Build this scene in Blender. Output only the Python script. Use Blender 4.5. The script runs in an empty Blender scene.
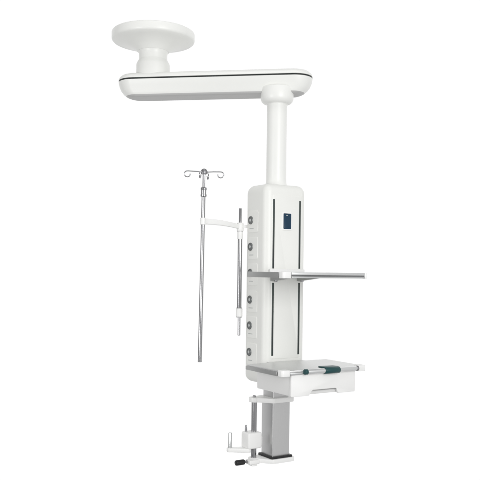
import bpy, bmesh, math
from mathutils import Vector, Matrix

scene = bpy.context.scene
COL = scene.collection
R = math.radians
PI = math.pi

# ------------------------------------------------------------------ materials
def new_mat(name):
    m = bpy.data.materials.new(name)
    m.use_nodes = True
    nt = m.node_tree
    return m, nt, nt.nodes["Principled BSDF"]

def plastic(name, col, rough=0.32, var=0.02, bump=0.02, coat=0.0):
    m, nt, b = new_mat(name)
    tc = nt.nodes.new("ShaderNodeTexCoord")
    n = nt.nodes.new("ShaderNodeTexNoise"); n.inputs["Scale"].default_value = 9; n.inputs["Detail"].default_value = 5
    nt.links.new(tc.outputs["Object"], n.inputs["Vector"])
    mix = nt.nodes.new("ShaderNodeMix"); mix.data_type = 'RGBA'
    mix.inputs[6].default_value = (*[c * (1 - var) for c in col], 1)
    mix.inputs[7].default_value = (*[min(1, c * (1 + var)) for c in col], 1)
    nt.links.new(n.outputs["Fac"], mix.inputs[0]); nt.links.new(mix.outputs[2], b.inputs["Base Color"])
    mr = nt.nodes.new("ShaderNodeMapRange")
    mr.inputs[3].default_value = rough * 0.85; mr.inputs[4].default_value = rough * 1.2
    nt.links.new(n.outputs["Fac"], mr.inputs[0]); nt.links.new(mr.outputs[0], b.inputs["Roughness"])
    n2 = nt.nodes.new("ShaderNodeTexNoise"); n2.inputs["Scale"].default_value = 420; n2.inputs["Detail"].default_value = 2
    nt.links.new(tc.outputs["Object"], n2.inputs["Vector"])
    bp = nt.nodes.new("ShaderNodeBump"); bp.inputs["Strength"].default_value = bump; bp.inputs["Distance"].default_value = 0.001
    nt.links.new(n2.outputs["Fac"], bp.inputs["Height"]); nt.links.new(bp.outputs["Normal"], b.inputs["Normal"])
    b.inputs["Specular IOR Level"].default_value = 0.38; b.inputs["Coat Weight"].default_value = coat; b.inputs["Coat Roughness"].default_value = 0.15
    return m

def metal(name, col, rough=0.2, stretch=(1, 1, 60), var=0.08, bump=0.03, scale=40):
    m, nt, b = new_mat(name)
    b.inputs["Metallic"].default_value = 1
    tc = nt.nodes.new("ShaderNodeTexCoord")
    mp = nt.nodes.new("ShaderNodeMapping"); mp.inputs["Scale"].default_value = stretch
    n = nt.nodes.new("ShaderNodeTexNoise"); n.inputs["Scale"].default_value = scale; n.inputs["Detail"].default_value = 6
    nt.links.new(tc.outputs["Object"], mp.inputs["Vector"]); nt.links.new(mp.outputs["Vector"], n.inputs["Vector"])
    mix = nt.nodes.new("ShaderNodeMix"); mix.data_type = 'RGBA'
    mix.inputs[6].default_value = (*[c * (1 - var) for c in col], 1)
    mix.inputs[7].default_value = (*[min(1, c * (1 + var)) for c in col], 1)
    nt.links.new(n.outputs["Fac"], mix.inputs[0]); nt.links.new(mix.outputs[2], b.inputs["Base Color"])
    mr = nt.nodes.new("ShaderNodeMapRange")
    mr.inputs[3].default_value = rough * 0.8; mr.inputs[4].default_value = rough * 1.25
    nt.links.new(n.outputs["Fac"], mr.inputs[0]); nt.links.new(mr.outputs[0], b.inputs["Roughness"])
    bp = nt.nodes.new("ShaderNodeBump"); bp.inputs["Strength"].default_value = bump; bp.inputs["Distance"].default_value = 0.0005
    nt.links.new(n.outputs["Fac"], bp.inputs["Height"]); nt.links.new(bp.outputs["Normal"], b.inputs["Normal"])
    return m

M_WHITE = plastic("white_plastic", (0.81, 0.815, 0.785), 0.38)
M_ARM   = plastic("arm_white", (0.83, 0.835, 0.81), 0.30)
M_UNDER = plastic("underside_grey", (0.50, 0.50, 0.495), 0.42)
M_PANEL = plastic("panel_white", (0.83, 0.835, 0.805), 0.52)
M_CAP   = plastic("cap_white", (0.86, 0.86, 0.85), 0.30)
M_DRAWER= plastic("drawer_white", (0.80, 0.80, 0.79), 0.38)
M_BAND  = plastic("black_rubber", (0.022, 0.026, 0.025), 0.4, coat=0)
M_SLOT  = plastic("slot_rubber", (0.055, 0.07, 0.066), 0.45, coat=0)
M_TEAL  = plastic("teal_plastic", (0.010, 0.060, 0.064), 0.35)
M_BLACK = plastic("black_grip", (0.015, 0.015, 0.016), 0.42, coat=0)
M_HOLE  = plastic("socket_dark", (0.018, 0.02, 0.02), 0.4, coat=0)
M_RING  = metal("socket_ring", (0.24, 0.25, 0.25), 0.42, (1, 1, 1))
M_SIDE  = metal("side_rail_grey", (0.44, 0.445, 0.44), 0.42, (3, 3, 60), 0.06, 0.04)
M_MARK  = plastic("label_print", (0.50, 0.52, 0.51), 0.5, coat=0)
M_SCREEN= plastic("screen_blue", (0.004, 0.034, 0.072), 0.38, bump=0)
M_CHROME= metal("chrome", (0.40, 0.40, 0.41), 0.20, (1, 1, 0.3), 0.03, 0.0)
M_STEEL = metal("brushed_steel", (0.64, 0.64, 0.64), 0.34, (60, 60, 0.8), 0.10, 0.06)
M_SHEET = metal("satin_sheet", (0.74, 0.745, 0.74), 0.46, (14, 60, 14), 0.16, 0.15, 12)
M_RAIL  = metal("rail_aluminium", (0.60, 0.61, 0.61), 0.33, (3, 3, 60), 0.06, 0.04)
M_DARKM = metal("dark_steel", (0.30, 0.30, 0.31), 0.35, (1, 1, 1))
M_BAR   = metal("bar_silver", (0.80, 0.81, 0.81), 0.30, (2, 60, 60), 0.04, 0.03)

# ------------------------------------------------------------------ mesh builder
class MB:
    def __init__(s):
        s.bm = bmesh.new(); s.mats = []
    def mi(s, m):
        if m not in s.mats: s.mats.append(m)
        return s.mats.index(m)
    def take(s, other, m):
        i = s.mi(m)
        for f in other.faces: f.material_index = i
        me = bpy.data.meshes.new("tmp"); other.to_mesh(me); other.free()
        s.bm.from_mesh(me); bpy.data.meshes.remove(me)
    def box(s, x0, x1, y0, y1, z0, z1, m, bev=0.003, seg=3, mat4=None):
        b = bmesh.new(); bmesh.ops.create_cube(b, size=1)
        for v in b.verts:
            v.co = Vector(((x0 + x1) / 2 + v.co.x * (x1 - x0), (y0 + y1) / 2 + v.co.y * (y1 - y0), (z0 + z1) / 2 + v.co.z * (z1 - z0)))
        if bev > 0:
            bmesh.ops.bevel(b, geom=list(b.edges), offset=bev, segments=seg, profile=0.5, affect='EDGES', clamp_overlap=True)
        if mat4 is not None: bmesh.ops.transform(b, matrix=mat4, verts=b.verts)
        s.take(b, m)
    def loft(s, rings, m, cap=True, closed=True):
        b = bmesh.new()
        vr = [[b.verts.new(p) for p in r] for r in rings]
        n = len(vr[0])
        for a, c in zip(vr, vr[1:]):
            for i in range(n if closed else n - 1):
                j = (i + 1) % n
                b.faces.new((a[i], a[j], c[j], c[i]))
        if cap:
            b.faces.new(list(reversed(vr[0]))); b.faces.new(vr[-1])
        bmesh.ops.recalc_face_normals(b, faces=b.faces)
        s.take(b, m)
    def lathe(s, prof, m, n=64, origin=(0, 0, 0), axis='Z'):
        rings = []
        for r, z in prof:
            ring = []
            for k in range(n):
                a = 2 * PI * k / n
                p = Vector((r * math.cos(a), r * math.sin(a), z))
                if axis == 'X': p = Vector((p.z, p.x, p.y))
                elif axis == 'Y': p = Vector((p.x, p.z, p.y))
                ring.append(p + Vector(origin))
            rings.append(ring)
        s.loft(rings, m)
    def tube(s, pts, r, m, n=14):
        pts = [Vector(p) for p in pts]
        rs = r if isinstance(r, (list, tuple)) else [r] * len(pts)
        rings = []
        t0 = (pts[1] - pts[0]).normalized()
        up = Vector((0, 0, 1)) if abs(t0.z) < 0.9 else Vector((1, 0, 0))
        nrm = t0.cross(up).normalized()
        for i, p in enumerate(pts):
            t = (pts[min(i + 1, len(pts) - 1)] - pts[max(i - 1, 0)]).normalized()
            nrm = (nrm - t * nrm.dot(t)).normalized()
            bn = t.cross(nrm)
            rings.append([p + (nrm * math.cos(2 * PI * k / n) + bn * math.sin(2 * PI * k / n)) * rs[i] for k in range(n)])
        s.loft(rings, m)
    def prism(s, pts, y0, y1, m, bev=0.002, plane='XZ'):
        """outline pts extruded: plane XZ along y, plane XY along z"""
        b = bmesh.new()
        mk = (lambda p, h: (p[0], h, p[1])) if plane == 'XZ' else (lambda p, h: (p[0], p[1], h))
        lo = [b.verts.new(mk(p, y0)) for p in pts]; hi = [b.verts.new(mk(p, y1)) for p in pts]
        n = len(pts)
        b.faces.new(lo); b.faces.new(list(reversed(hi)))
        for i in range(n):
            j = (i + 1) % n
            b.faces.new((lo[i], hi[i], hi[j], lo[j]))
        bmesh.ops.recalc_face_normals(b, faces=b.faces)
        if bev > 0:
            es = [e for e in b.edges if e.is_manifold and e.calc_face_angle(0) > 0.5]
            bmesh.ops.bevel(b, geom=es, offset=bev, segments=2, profile=0.5, affect='EDGES', clamp_overlap=True)
        s.take(b, m)
    def build(s, name, parent=None, loc=(0, 0, 0), rz=0.0, ang=35):
        me = bpy.data.meshes.new(name)
        s.bm.normal_update(); s.bm.to_mesh(me); s.bm.free()
        for m in s.mats: me.materials.append(m)
        for p in me.polygons: p.use_smooth = True
        me.set_sharp_from_angle(angle=R(ang))
        o = bpy.data.objects.new(name, me); COL.objects.link(o)
        if parent is not None: o.parent = parent
        o.location = loc; o.rotation_euler = (0, 0, rz)
        return o

def thing(name, label, cat, loc, rot=(0, 0, 0)):
    o = bpy.data.objects.new(name, None); COL.objects.link(o)
    o.empty_display_size = 0.05
    o.location = loc; o.rotation_euler = rot
    o["label"] = label; o["category"] = cat
    return o

def rrect(hx, hy, r, z, cx=0, cy=0, n=8):
    r = max(0.0015, min(r, hx - 1e-4, hy - 1e-4))
    out = []
    for (sx, sy, a0) in ((1, 1, 0), (-1, 1, PI / 2), (-1, -1, PI), (1, -1, 1.5 * PI)):
        for k in range(n + 1):
            a = a0 + (PI / 2) * k / n
            out.append(Vector((cx + sx * (hx - r) + r * math.cos(a), cy + sy * (hy - r) + r * math.sin(a), z)))
    return out

def rrect2(hx, hy, r, n=6, cx=0, cy=0):
    return [(p.x, p.y) for p in rrect(hx, hy, r, 0, cx, cy, n)]

# ------------------------------------------------------------------ layout
TH = R(32)                       # the column is turned 32 degrees
CX, CY = 0.200, 0.0              # column axis
DX, DY = -0.5276, 0.14           # ceiling plate axis
ZC = 2.947                       # ceiling height
pendant = thing("ceiling_pendant",
                "white ceiling hung medical pendant with horizontal arm, tall socket column, grey shelf and drawer tray",
                "medical pendant", (DX, DY, ZC))
def col_loc(z=0.0): return (CX - DX, CY - DY, z - ZC)

# ---- ceiling plate
m = MB()
m.lathe([(0.236, 0.0), (0.2415, -0.004), (0.2435, -0.010), (0.2435, -0.040), (0.2415, -0.047), (0.236, -0.0525),
         (0.205, -0.059), (0.170, -0.069), (0.135, -0.083), (0.108, -0.098), (0.092, -0.112)], M_ARM, 96)
m.build("ceiling_plate", pendant)
# ---- swivel neck
m = MB()
za = 2.690 - ZC
m.lathe([(0.098, -0.098), (0.0905, -0.1085), (0.0865, -0.116), (0.0845, -0.124), (0.0835, -0.135), (0.0835, -0.160)], M_ARM, 72)
m.lathe([(0.0835, -0.1595), (0.0845, -0.1600), (0.0860, -0.1645), (0.0960, -0.182), (0.0985, -0.192), (0.0985, -0.205), (0.0985, za - 0.022)], M_ARM, 72)
m.build("swivel_neck", pendant)

# ---- horizontal arm
ax, ay = CX - DX, CY - DY + 0.029
L = math.hypot(ax, ay); yaw = math.atan2(ay, ax)
arm_c = (ax / 2, ay / 2)
HL, HW = L / 2 + 0.203, 0.108
zb = 2.652
def arm_ring(i, z, il=None):
    return rrect(HL - (1.2 * i if il is None else il), HW - i, 0.104 - 0.7 * i, z - zb, n=18)
m = MB()
m.loft([arm_ring(i, z, il) for i, z, il in ((0.045, 2.564, 0.060), (0.0325, 2.566, 0.044), (0.0300, 2.5695, 0.0405), (0.0265, 2.579, 0.0285), (0.0200, 2.596, 0.0150), (0.0115, 2.616, 0.0060), (0.0040, 2.634, 0.0015),
        (0.0, 2.6462, 0.0), (0.0015, 2.6477, 0.0015), (0.006, 2.6478, 0.006))], M_ARM)
m.loft([arm_ring(i, z) for i, z in ((0.006, 2.6562), (0.0015, 2.6563), (0.0, 2.658), (0.001, 2.664), (0.004, 2.671), (0.010, 2.679), (0.018, 2.6855),
        (0.030, 2.6895), (0.05, 2.6915))], M_ARM)
arm = m.build("swing_arm", pendant, (arm_c[0], arm_c[1], zb + 0.0055 - ZC), yaw)
m = MB()
m.loft([arm_ring(i, z) for i, z in ((0.008, 2.6470), (0.002, 2.6475), (0.0005, 2.6495), (0.0005, 2.6545), (0.002, 2.6565), (0.008, 2.657))], M_BAND)
m.build("seam_strip", arm)
m = MB()                                               # underside of the arm, in a darker grey than its sides
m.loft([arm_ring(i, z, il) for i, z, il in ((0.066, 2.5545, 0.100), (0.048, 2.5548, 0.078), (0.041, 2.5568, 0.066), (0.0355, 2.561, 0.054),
        (0.0312, 2.5682, 0.0420), (0.034, 2.5690, 0.046))], M_UNDER)
m.build("arm_underside", arm)

# ---- collar under the arm and the drop tube
m = MB()
m.lathe([(0.060, 0.1150), (0.0900, 0.1150), (0.0930, 0.1125), (0.0945, 0.108), (0.0945, 0.062), (0.0930, 0.048), (0.0880, 0.036),
         (0.0790, 0.0275), (0.069, 0.0235), (0.061, 0.022), (0.0585, 0.019)], M_ARM, 72)
m.build("arm_collar", pendant, col_loc(2.482))
m = MB()
m.lathe([(0.057, 0.49), (0.057, 0.055), (0.0575, 0.040), (0.059, 0.025), (0.0615, 0.010), (0.066, -0.004)], M_ARM, 72)
m.build("drop_tube", pendant, col_loc(2.032))

# ---- service column
A, B, RC = 0.1400, 0.109, 0.040
Z0, Z1 = 0.922, 2.038
m = MB()
rings = []
RT = 0.042
for k in range(11):                                   # bottom rounding
    a = (PI / 2) * k / 10
    i = RT * (1 - math.sin(a)); z = Z0 + RT * (1 - math.cos(a))
    rings.append(rrect(A - i, B - i, RC - i * 0.7, z, n=10))
for k in range(13):
    a = (PI / 2) * k / 12
    i = RT * (1 - math.cos(a)); z = Z1 - 1.15 * RT * (1 - math.sin(a))
    rings.append(rrect(A - i, B - i, RC - i * 0.7, z, n=10))
m.loft(rings, M_WHITE)
column = m.build("service_column", pendant, col_loc(0), TH)
m = MB()                                               # raised front panel between the corners
pl = []
for i, y in ((0.0, -B + 0.003), (0.0, -B - 0.0012), (0.0012, -B - 0.0022)):
    pl.append([Vector((p[0], y, p[1])) for p in rrect2(0.099 - i, 0.455 - i, 0.010, 6, 0, 1.520)])
m.loft(pl, M_PANEL)
m.build("front_panel", column)
# slots
for sx in (-1, 1):
    for (z0, z1) in ((1.083, 1.487), (1.566, 1.950)):
        m = MB()
        m.box(sx * 0.0893 - 0.0064, sx * 0.0893 + 0.0064, -B - 0.0036, -B + 0.004, z0, z1, M_SLOT, 0.0018, 2)
        m.box(sx * 0.0893 - 0.0014, sx * 0.0893 + 0.0014, -B - 0.0042, -B + 0.004, z0 + 0.004, z1 - 0.004, M_BAND, 0.0006, 1)
        m.build("mounting_slot", column)
# display
m = MB()
yF = -B - 0.0024
fr = []
for i, y in ((0.0, yF + 0.003), (0.0, yF - 0.002), (0.0015, yF - 0.0034), (0.005, yF - 0.0034)):
    fr.append([Vector((p[0], y, p[1])) for p in rrect2(0.0335 - i, 0.0505 - i, 0.008, 6, 0.0, 1.831)])
m.loft(fr, M_CAP)
m.build("display", column)
m = MB()
fr = []
for i, y in ((0.0, yF - 0.002), (0.0, yF - 0.0038), (0.001, yF - 0.0046)):
    fr.append([Vector((p[0], y, p[1])) for p in rrect2(0.0265 - i, 0.0435 - i, 0.005, 6, 0.0, 1.831)])
m.loft(fr, M_SCREEN)
m.box(-0.008, 0.002, yF - 0.0050, yF - 0.003, 1.862, 1.8655, M_MARK, 0.0004, 1)
m.build("screen", column)
# six outlets on the left cheek
def outlet_mesh(zc):
    m = MB()
    yc = 0.040
    x = -A
    pr = []
    for i, d in ((0.0, -0.004), (0.0, 0.0014), (0.0012, 0.0024)):
        pr.append([Vector((x - d, p[0], p[1])) for p in rrect2(0.052 - i, 0.062 - i, 0.010, 6, 0.020, zc - 0.008)])
    m.loft(pr, M_PANEL)
    o = (x, yc, zc)
    n = 36
    m.lathe([(0.0232, -0.002), (0.0232, -0.0048), (0.0222, -0.0072), (0.0200, -0.0080), (0.0180, -0.0075), (0.0172, -0.0065)], M_RING, n, o, 'X')
    m.lathe([(0.0176, -0.0030), (0.0176, -0.0056), (0.0110, -0.0056), (0.0100, -0.0055)], M_HOLE, n, o, 'X')
    m.lathe([(0.0085, -0.0045), (0.0085, -0.0074), (0.0070, -0.0084), (0.0035, -0.0084)], M_MARK, 24, o, 'X')
    m.box(x - 0.0032, x - 0.0018, yc - 0.030, yc + 0.012, zc - 0.0490, zc - 0.0445, M_MARK, 0.0004, 1)
    return m
out0 = outlet_mesh(0.0).build("gas_outlet", column)
ZOUT = [1.838, 1.688, 1.540, 1.389, 1.243, 1.093]
out0.location = (0, 0, ZOUT[0])
for z in ZOUT[1:]:
    c = out0.copy(); COL.objects.link(c); c.parent = column; c.location = (0, 0, z)

# ---- shelf and tray share one plan
TW, TF, TB = 0.275, -0.473, -0.136
def corner_cap(m, sx, ztop, h):
    m.prism(rrect2(0.0275, 0.0235, 0.014, 6, sx * (TW - 0.0265), TF + 0.0225), ztop - h, ztop + 0.0015, M_CAP, 0.003, 'XY')
# upper shelf
ZS = 1.5475
def plate(m, e, z0, z1):
    h = TW - e
    m.prism([(-h, TF + e), (h, TF + e), (h, TB), (0.125, TB), (0.120, -B - 0.0008), (-0.120, -B - 0.0008), (-0.125, TB), (-h, TB)], z0, z1, M_SHEET, 0.002, 'XY')
m = MB()
plate(m, 0.010, ZS - 0.024, ZS - 0.002)
shelf = m.build("equipment_shelf", pendant, col_loc(0), TH)
for sx in (-1, 1):
    m = MB()
    xa, xb = sorted((sx * (TW - 0.012), sx * TW))
    m.box(xa, xb, TF + 0.047, TB + 0.004, ZS - 0.029, ZS, M_SIDE, 0.003, 2)
    m.build("side_rail", shelf)
m = MB()
m.box(-TW + 0.055, TW - 0.014, TF + 0.001, TF + 0.013, ZS - 0.0150, ZS, M_BAR, 0.003, 2)
m.box(-TW + 0.055, TW - 0.014, TF + 0.003, TF + 0.013, ZS - 0.0205, ZS - 0.0155, M_DARKM, 0.001, 1)
m.box(-TW + 0.055, TW - 0.014, TF + 0.001, TF + 0.013, ZS - 0.030, ZS - 0.0210, M_RAIL, 0.002, 2)
m.build("front_rail", shelf)
m = MB(); corner_cap(m, -1, ZS, 0.032); m.build("corner_cap", shelf)
m = MB(); m.prism(rrect2(0.008, 0.012, 0.006, 5, TW - 0.008, TF + 0.012), ZS - 0.031, ZS + 0.001, M_CAP, 0.002, 'XY'); m.build("corner_cap", shelf)
m = MB()
for sx in (-1, 1):
    b = bmesh.new()
    m.loft([[Vector((sx * 0.0893 + dx, y, z)) for dx, z in ((-w, ZS - 0.024), (-w, zl), (w, zl), (w, ZS - 0.024))]
            for y, zl, w in ((-B - 0.001, ZS - 0.050, 0.016), (-B - 0.05, ZS - 0.046, 0.015), (-B - 0.13, ZS - 0.038, 0.012), (-B - 0.19, ZS - 0.031, 0.010))], M_SIDE)
    b.free()
    m.lathe([(0.009, 0.0), (0.009, -0.012), (0.007, -0.0145)], M_DARKM, 20, (sx * 0.0893, -B - 0.030, ZS - 0.040))
m.box(-0.118, 0.118, -B - 0.016, -B - 0.003, ZS - 0.030, ZS + 0.016, M_CAP, 0.003, 2)
m.build("shelf_bracket", shelf)

# lower tray
ZT = 1.051
m = MB()
plate(m, 0.006, ZT - 0.012, ZT - 0.001)
tray = m.build("instrument_tray", pendant, col_loc(0), TH)
for sx in (-1, 1):
    m = MB()
    xa, xb = sorted((sx * (TW - 0.009), sx * (TW + 0.002)))
    m.box(xa, xb, TF + 0.047, TB + 0.004, ZT - 0.030, ZT - 0.0085, M_SIDE, 0.003, 2)
    m.build("side_rail", tray)
m = MB()                                               # front lip below the bar
m.box(-TW + 0.055, TW - 0.055, TF + 0.006, TF + 0.018, ZT - 0.026, ZT - 0.012, M_RAIL, 0.003, 2)
m.build("front_lip", tray)
for sx in (-1, 1):
    m = MB(); corner_cap(m, sx, ZT, 0.030); m.build("corner_cap", tray)
m = MB()                                               # round bar along the front
m.lathe([(0.0115, -0.122), (0.0122, -0.120), (0.0122, 0.204), (0.0115, 0.206)], M_BAR, 28, (0, TF - 0.004, ZT - 0.011), 'X')
m.build("front_bar", tray)
for x0, x1 in ((-0.140, -0.121), (0.203, 0.214)):
    m = MB()
    m.lathe([(0.0115, x0), (0.0142, x0 + 0.002), (0.0142, x1 - 0.002), (0.0125, x1)], M_TEAL if x0 < 0 else M_DARKM, 28, (0, TF - 0.004, ZT - 0.011), 'X')
    m.build("bar_end", tray)
m = MB()                                               # teal clamp gripping the bar and the tray edge
cp = [(TF + 0.052, ZT + 0.0005), (TF + 0.052, ZT + 0.005), (TF + 0.046, ZT + 0.0065), (TF + 0.004, ZT + 0.0075), (TF - 0.010, ZT + 0.005),
      (TF - 0.0185, ZT - 0.001), (TF - 0.0215, ZT - 0.011), (TF - 0.0190, ZT - 0.021), (TF - 0.011, ZT - 0.0275), (TF + 0.002, ZT - 0.028),
      (TF + 0.002, ZT - 0.0005)]
xs = [(-0.010, 0.94), (-0.008, 1.0), (0.083, 1.0), (0.085, 0.94)]
cx_, cz_ = TF + 0.0, ZT - 0.008
m.loft([[Vector((x, cx_ + (p[0] - cx_) * s, cz_ + (p[1] - cz_) * s)) for p in cp] for x, s in xs], M_TEAL)
m.build("bar_clamp", tray)

# drawer
DW, DF, DB_ = 0.210, -0.461, -0.140
ZD0, ZD1 = 0.912, ZT - 0.0135
m = MB()
m.loft([rrect(DW - 0.006, (DF + 0.021 - DB_) / -2, 0.006, ZD0 + 0.005, 0, (DF + 0.021 + DB_) / 2, 4),
        rrect(DW - 0.003, (DF + 0.0175 - DB_) / -2, 0.006, ZD0 + 0.010, 0, (DF + 0.0175 + DB_) / 2, 4),
        rrect(DW - 0.001, (DF + 0.0175 - DB_) / -2, 0.006, ZD1, 0, (DF + 0.0175 + DB_) / 2, 4)], M_DRAWER)
m.box(-0.118, 0.118, DB_ - 0.004, -B + 0.002, ZD0 + 0.024, ZD1 - 0.003, M_DRAWER, 0.003, 2)
drawer = m.build("drawer", pendant, col_loc(0), TH)
m = MB()
n0, n1 = -0.098, 0.096
out = [(-DW + 0.004, ZD0 + 0.002), (n0, ZD0 + 0.002), (n0 + 0.004, ZD0 + 0.006), (n0 + 0.020, ZD0 + 0.026), (n0 + 0.028, ZD0 + 0.030),
       (n1 - 0.020, ZD0 + 0.030), (n1 - 0.013, ZD0 + 0.026), (n1 - 0.003, ZD0 + 0.006), (n1, ZD0 + 0.002), (DW - 0.004, ZD0 + 0.002),
       (DW, ZD0 + 0.006), (DW, ZD1), (-DW, ZD1), (-DW, ZD0 + 0.006)]
m.prism(out, DF, DF + 0.016, M_CAP, 0.0022, 'XZ')
m.build("drawer_front", drawer)
m = MB()
m.tube([(x, DF + 0.003, z - 0.0012) for x, z in out[3:7]], 0.0030, M_SIDE, 10)  # thin dark strip following the top edge of the notch
m.build("notch_strip", drawer)

# ---- telescopic steel post below the column
PYC = -0.024
m = MB()
m.loft([rrect(0.0585, 0.0570, 0.0045, z, 0, PYC, 5) for z in (0.508, 0.818)], M_STEEL)
post = m.build("steel_post", pendant, col_loc(0), TH)
m = MB()
m.loft([rrect(0.053, 0.0515, 0.004, z, 0, PYC, 5) for z in (0.83, 0.930)], M_STEEL)
m.build("inner_post", post)
def yoke(x1, y0, y1, rl):
    """plan of a plate round the post with a lug holding the rod on its left"""
    pts = []
    def arc(cx, cy, r, a0, a1, n=8):
        for k in range(n + 1):
            a = R(a0 + (a1 - a0) * k / n); pts.append((cx + r * math.cos(a), cy + r * math.sin(a)))
    r = 0.022
    arc(x1 - r, y0 + r, r, -90, 0); arc(x1 - r, y1 - r, r, 0, 90)
    arc(-0.078 + 0.01, y1 - 0.01, 0.01, 90, 150, 4)
    arc(-0.131, 0.0, rl, 80, 275, 16)
    arc(-0.078 + 0.02, y0 + 0.02, 0.02, 215, 270, 5)
    return pts
m = MB()
m.prism(yoke(0.080, -0.102, 0.046, 0.030), 0.816, 0.842, M_CAP, 0.003, 'XY')
m.lathe([(0.009, 0.842), (0.009, 0.849), (0.007, 0.852)], M_DARKM, 20, (-0.131, 0, 0))
m.build("upper_yoke", post)
m = MB()
m.prism(yoke(0.084, -0.106, 0.050, 0.031), 0.480, 0.5035, M_CAP, 0.003, 'XY')
m.build("base_yoke", post)
m = MB()
m.loft([rrect(0.072 - i, 0.071 - i, 0.008, z, 0, PYC, 5) for i, z in ((0.0, 0.503), (0.0, 0.513), (0.002, 0.515))], M_BLACK)
m.build("rubber_gasket", post)
m = MB()
m.lathe([(0.0155, 0.503), (0.0155, 0.817)], M_CHROME, 32, (-0.131, 0, 0))
m.build("guide_rod", post)
m = MB()                                               # locking lug with black knob under the base yoke
m.box(-0.184, -0.116, -0.046, 0.004, 0.474, 0.499, M_CAP, 0.007, 3)
m.box(-0.166, -0.130, -0.040, 0.000, 0.464, 0.4765, M_CAP, 0.004, 2)
m.build("locking_lug", post)
m = MB()
kc = (0, -0.018, 0.4905)
m.lathe([(0.0065, -0.186), (0.0065, -0.206)], M_DARKM, 20, kc, 'X')
m.lathe([(0.011, -0.203), (0.0140, -0.206), (0.0150, -0.214), (0.0150, -0.254), (0.0138, -0.259), (0.010, -0.2605)], M_BLACK, 28, kc, 'X')
m.build("locking_knob", post)

# ------------------------------------------------------------------ rod clamp (slides on the guide rod)
c, s_ = math.cos(TH), math.sin(TH)
def wpos(x, y, z): return (CX + x * c - y * s_, CY + x * s_ + y * c, z)
clamp = thing("rod_clamp", "white clamp block with grey upright handle on thin chrome rod beside the steel post", "clamp",
              wpos(-0.131, 0, 0.560), (0, 0, TH))
m = MB()
m.box(-0.060, 0.030, -0.040, 0.040, 0.0, 0.090, M_CAP, 0.010, 4)
m.box(0.0, 0.042, -0.030, 0.030, 0.006, 0.066, M_CAP, 0.008, 3)
m.build("clamp_block", clamp)
m = MB()
m.lathe([(0.0075, 0.086), (0.0065, 0.110), (0.0045, 0.123), (0.003, 0.126)], M_DARKM, 20, (-0.040, 0.020, 0))
m.build("release_pin", clamp)
m = MB()
pts = []
for (cx, cy, r, a0, a1) in ((-0.128, 0.045, 0.019, 100, 260), (-0.05, -0.012, 0.022, 250, 360), (-0.03, 0.02, 0.012, 0, 90)):
    for k in range(9):
        a = R(a0 + (a1 - a0) * k / 8); pts.append((cx + r * math.cos(a), cy + r * math.sin(a)))
m.prism(pts, -0.020, 0.003, M_CAP, 0.004, 'XY')
m.build("handle_arm", clamp)
m = MB()
m.lathe([(0.0105, -0.005), (0.0105, 0.083), (0.0085, 0.087)], M_RAIL, 24, (-0.128, 0.045, 0))
m.build("upright_handle", clamp)

# ------------------------------------------------------------------ holder rod with curved arm
hx, hy, _ = wpos(-0.160, 0.125, 0)
holder = thing("pole_holder", "short chrome rod with two white cuffs and a curved white arm gripping the drip pole",
               "holder", (hx, hy, 1.18))
def hz(z): return z - 1.18
m = MB()
m.lathe([(0.007, 0.0), (0.0083, 0.0015), (0.0083, hz(1.345))], M_CHROME, 28)
m.lathe([(0.0130, hz(1.335)), (0.0135, hz(1.337)), (0.0135, hz(1.740))], M_CHROME, 32)
m.lathe([(0.0083, hz(1.735)), (0.0083, hz(1.908)), (0.007, hz(1.910))], M_CHROME, 28)
m.build("chrome_rod", holder)
m = MB()
m.lathe([(0.0150, hz(1.286)), (0.0195, hz(1.289)), (0.0195, hz(1.334)), (0.0150, hz(1.337))], M_CAP, 36)
m.lathe([(0.0165, hz(1.2835)), (0.0165, hz(1.2865))], M_DARKM, 32)
m.lathe([(0.0165, hz(1.3365)), (0.0165, hz(1.3395))], M_DARKM, 32)
m.build("lower_cuff", holder)
m = MB()
m.lathe([(0.0150, hz(1.733)), (0.0160, hz(1.735)), (0.0160, hz(1.780))], M_CAP, 36)
m.lathe([(0.0185, hz(1.779)), (0.0200, hz(1.782)), (0.0200, hz(1.822)), (0.0170, hz(1.8265)), (0.010, hz(1.828))], M_CAP, 36)
m.lathe([(0.0180, hz(1.7775)), (0.0180, hz(1.7800))], M_DARKM, 32)
m.build("upper_cuff", holder)
m = MB()                                               # bracket to the column's rear corner
bx, by, _ = wpos(-0.112, 0.086, 0)
for z in (1.806,):
    b = MB()
    d = Vector((bx - hx, by - hy, 0)); n_ = Vector((-d.y, d.x, 0)).normalized() * 0.006
    m.loft([[Vector((t * d.x, t * d.y, hz(z))) + n_ * sx + Vector((0, 0, sz * 0.008)) for sx, sz in ((-1, -1), (1, -1), (1, 1), (-1, 1))] for t in (0.1, 1.0)], M_CAP)
    b.bm.free()
m.build("column_bracket", holder)
# arm
IX, IY = -0.2077, -0.150
m = MB()
N = 22
rings = []
p0 = Vector((0, 0, hz(1.803))); p1 = Vector((IX - hx, IY - hy, hz(1.822)))
side = Vector((-(p1 - p0).y, (p1 - p0).x, 0)).normalized()
for k in range(N + 1):
    t = k / N
    p = p0.lerp(p1, t) + Vector((0, 0, 0.0045 * math.sin(PI * t))) + side * 0.012 * math.sin(PI * t)
    h = 0.0135 + 0.0025 * t; w = 0.0085
    ring = []
    for (yy, zz) in rrect2(w, h, 0.005, 4): ring.append(p + side * yy + Vector((0, 0, zz)))
    rings.append(ring)
m.loft(rings, M_CAP)
m.lathe([(0.0125, -0.0195), (0.0160, -0.0175), (0.0160, 0.0175), (0.0125, 0.0195)], M_CAP, 32, p1)
m.build("curved_arm", holder)

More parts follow.
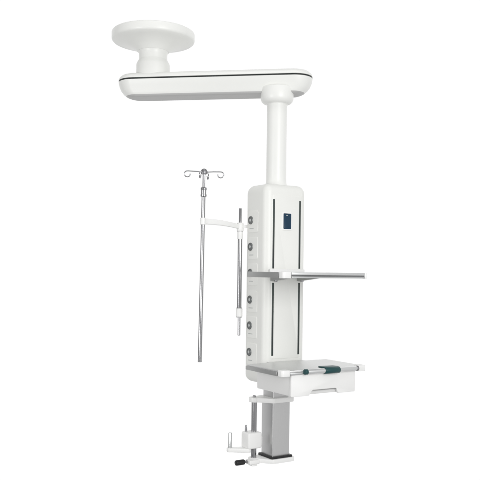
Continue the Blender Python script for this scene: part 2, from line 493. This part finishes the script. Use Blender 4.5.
# ------------------------------------------------------------------ drip pole
iv = thing("iv_pole", "tall slim chrome drip pole with four curled hooks hanging left of the white column", "drip pole",
           (IX - 0.0085, IY, 1.045), (0, R(0.63), 0))
def iz(z): return z - 1.045
m = MB()
m.lathe([(0.0100, iz(1.052)), (0.0112, iz(1.0535)), (0.0112, iz(1.965))], M_CHROME, 36)
m.lathe([(0.0076, iz(1.960)), (0.0076, iz(2.100))], M_CHROME, 28)
m.build("pole", iv)
m = MB()
m.lathe([(0.0085, 0.0), (0.0113, 0.002), (0.0113, 0.0085)], M_DARKM, 32)
m.build("foot_cap", iv)
m = MB()
m.lathe([(0.0120, iz(1.955)), (0.0165, iz(1.958)), (0.0172, iz(1.963)), (0.0172, iz(1.969)), (0.0150, iz(1.972)), (0.0150, iz(1.993)), (0.0172, iz(1.996)), (0.0172, iz(2.003)), (0.0155, iz(2.008)), (0.010, iz(2.010))], M_CHROME, 36)
m.build("height_collar", iv)
m = MB()
m.lathe([(0.0100, iz(2.080)), (0.0175, iz(2.083)), (0.0190, iz(2.090)), (0.0190, iz(2.098)), (0.0150, iz(2.106)), (0.0080, iz(2.1115)), (0.002, iz(2.113))], M_DARKM, 36)
m.build("hook_hub", iv)
hz0 = iz(2.0935)
pts = [(0.012, 0, 0.0), (0.05, 0, 0.003), (0.088, 0, 0.004)]
r_ = 0.0165
for k in range(1, 17):
    a = R(90 - 262 * k / 16)
    pts.append((0.092 + r_ * math.cos(a), 0, 0.004 - r_ + r_ * math.sin(a)))
m = MB()
m.tube(pts, 0.0030, M_CHROME, 12)
m.lathe([(0.0020, 0.000), (0.0040, 0.001), (0.0040, 0.005), (0.002, 0.006)], M_CHROME, 12, (pts[-1][0], 0, pts[-1][2] - 0.002))
hook = m.build("hook", iv, (0, 0, hz0), R(4))
for a in (79, 184, 259):
    h = hook.copy(); COL.objects.link(h); h.parent = iv; h.rotation_euler = (0, R(9 if a == 259 else 0), R(a))

# ------------------------------------------------------------------ light: white studio surround and soft boxes
w = bpy.data.worlds.new("World"); scene.world = w; w.use_nodes = True
nt = w.node_tree; bg = nt.nodes["Background"]
tc = nt.nodes.new("ShaderNodeTexCoord"); sep = nt.nodes.new("ShaderNodeSeparateXYZ")
nt.links.new(tc.outputs["Generated"], sep.inputs[0])
def ramp(sock, a, b, lo, hi):
    n = nt.nodes.new("ShaderNodeMapRange"); n.interpolation_type = 'SMOOTHSTEP'
    n.inputs[1].default_value = a; n.inputs[2].default_value = b; n.inputs[3].default_value = lo; n.inputs[4].default_value = hi
    nt.links.new(sock, n.inputs[0]); return n.outputs[0]
def math_(op, a, b):
    n = nt.nodes.new("ShaderNodeMath"); n.operation = op
    for k, v in enumerate((a, b)):
        if isinstance(v, (int, float)): n.inputs[k].default_value = v
        else: nt.links.new(v, n.inputs[k])
    return n.outputs[0]
front = ramp(sep.outputs[1], 0.40, 0.62, 0.0, 1.0)          # 1 on the white backdrop, 0 in the studio behind the camera
rear = math_("MULTIPLY", ramp(sep.outputs[2], -0.45, 0.35, 0.44, 0.46), ramp(sep.outputs[0], 0.2, 0.9, 1.0, 1.5))         # studio: dim floor, brighter ceiling
low = ramp(sep.outputs[2], -0.75, -0.36, 0.30, 1.0)          # backdrop falls off towards the floor
val = math_('ADD', math_('MULTIPLY', math_('MULTIPLY', front, low), 1.04), math_('MULTIPLY', math_('SUBTRACT', 1.0, front), rear))
nt.links.new(val, bg.inputs["Strength"]); bg.inputs["Color"].default_value = (1, 1, 1, 1)

def area(name, loc, target, size, sy, power, col=(1, 1, 1)):
    l = bpy.data.lights.new(name, 'AREA'); l.shape = 'RECTANGLE'; l.size = size; l.size_y = sy; l.energy = power; l.color = col
    o = bpy.data.objects.new(name, l); COL.objects.link(o); o.location = loc
    o.rotation_euler = (Vector(target) - Vector(loc)).to_track_quat('-Z', 'Y').to_euler()
    o["kind"] = "structure"
    return o
area("softbox", (2.0, -4.2, 2.2), (0.1, 0, 1.6), 2.0, 2.4, 90)
area("softbox", (-2.8, -3.2, 1.5), (0.1, 0, 1.6), 1.2, 2.4, 52)
area("softbox", (0.0, -1.8, 5.6), (0.0, 0, 1.7), 2.4, 1.6, 24)

# ------------------------------------------------------------------ camera
cd = bpy.data.cameras.new("camera"); cam = bpy.data.objects.new("camera", cd); COL.objects.link(cam)
cd.sensor_width = 36; cd.lens = 57.0; cd.shift_y = 31 / 480; cd.clip_end = 100
cam.matrix_world = Matrix.Translation((0, -4.343, 1.55)) @ Matrix.Rotation(R(90), 4, 'X') @ Matrix.Rotation(R(0.7), 4, 'Z')
scene.camera = cam

scene.render.engine = 'CYCLES'
scene.cycles.use_denoising = True
vs = scene.view_settings
vs.view_transform = 'Standard'; vs.look = 'None'; vs.exposure = 0; vs.gamma = 1; vs.use_curve_mapping = False
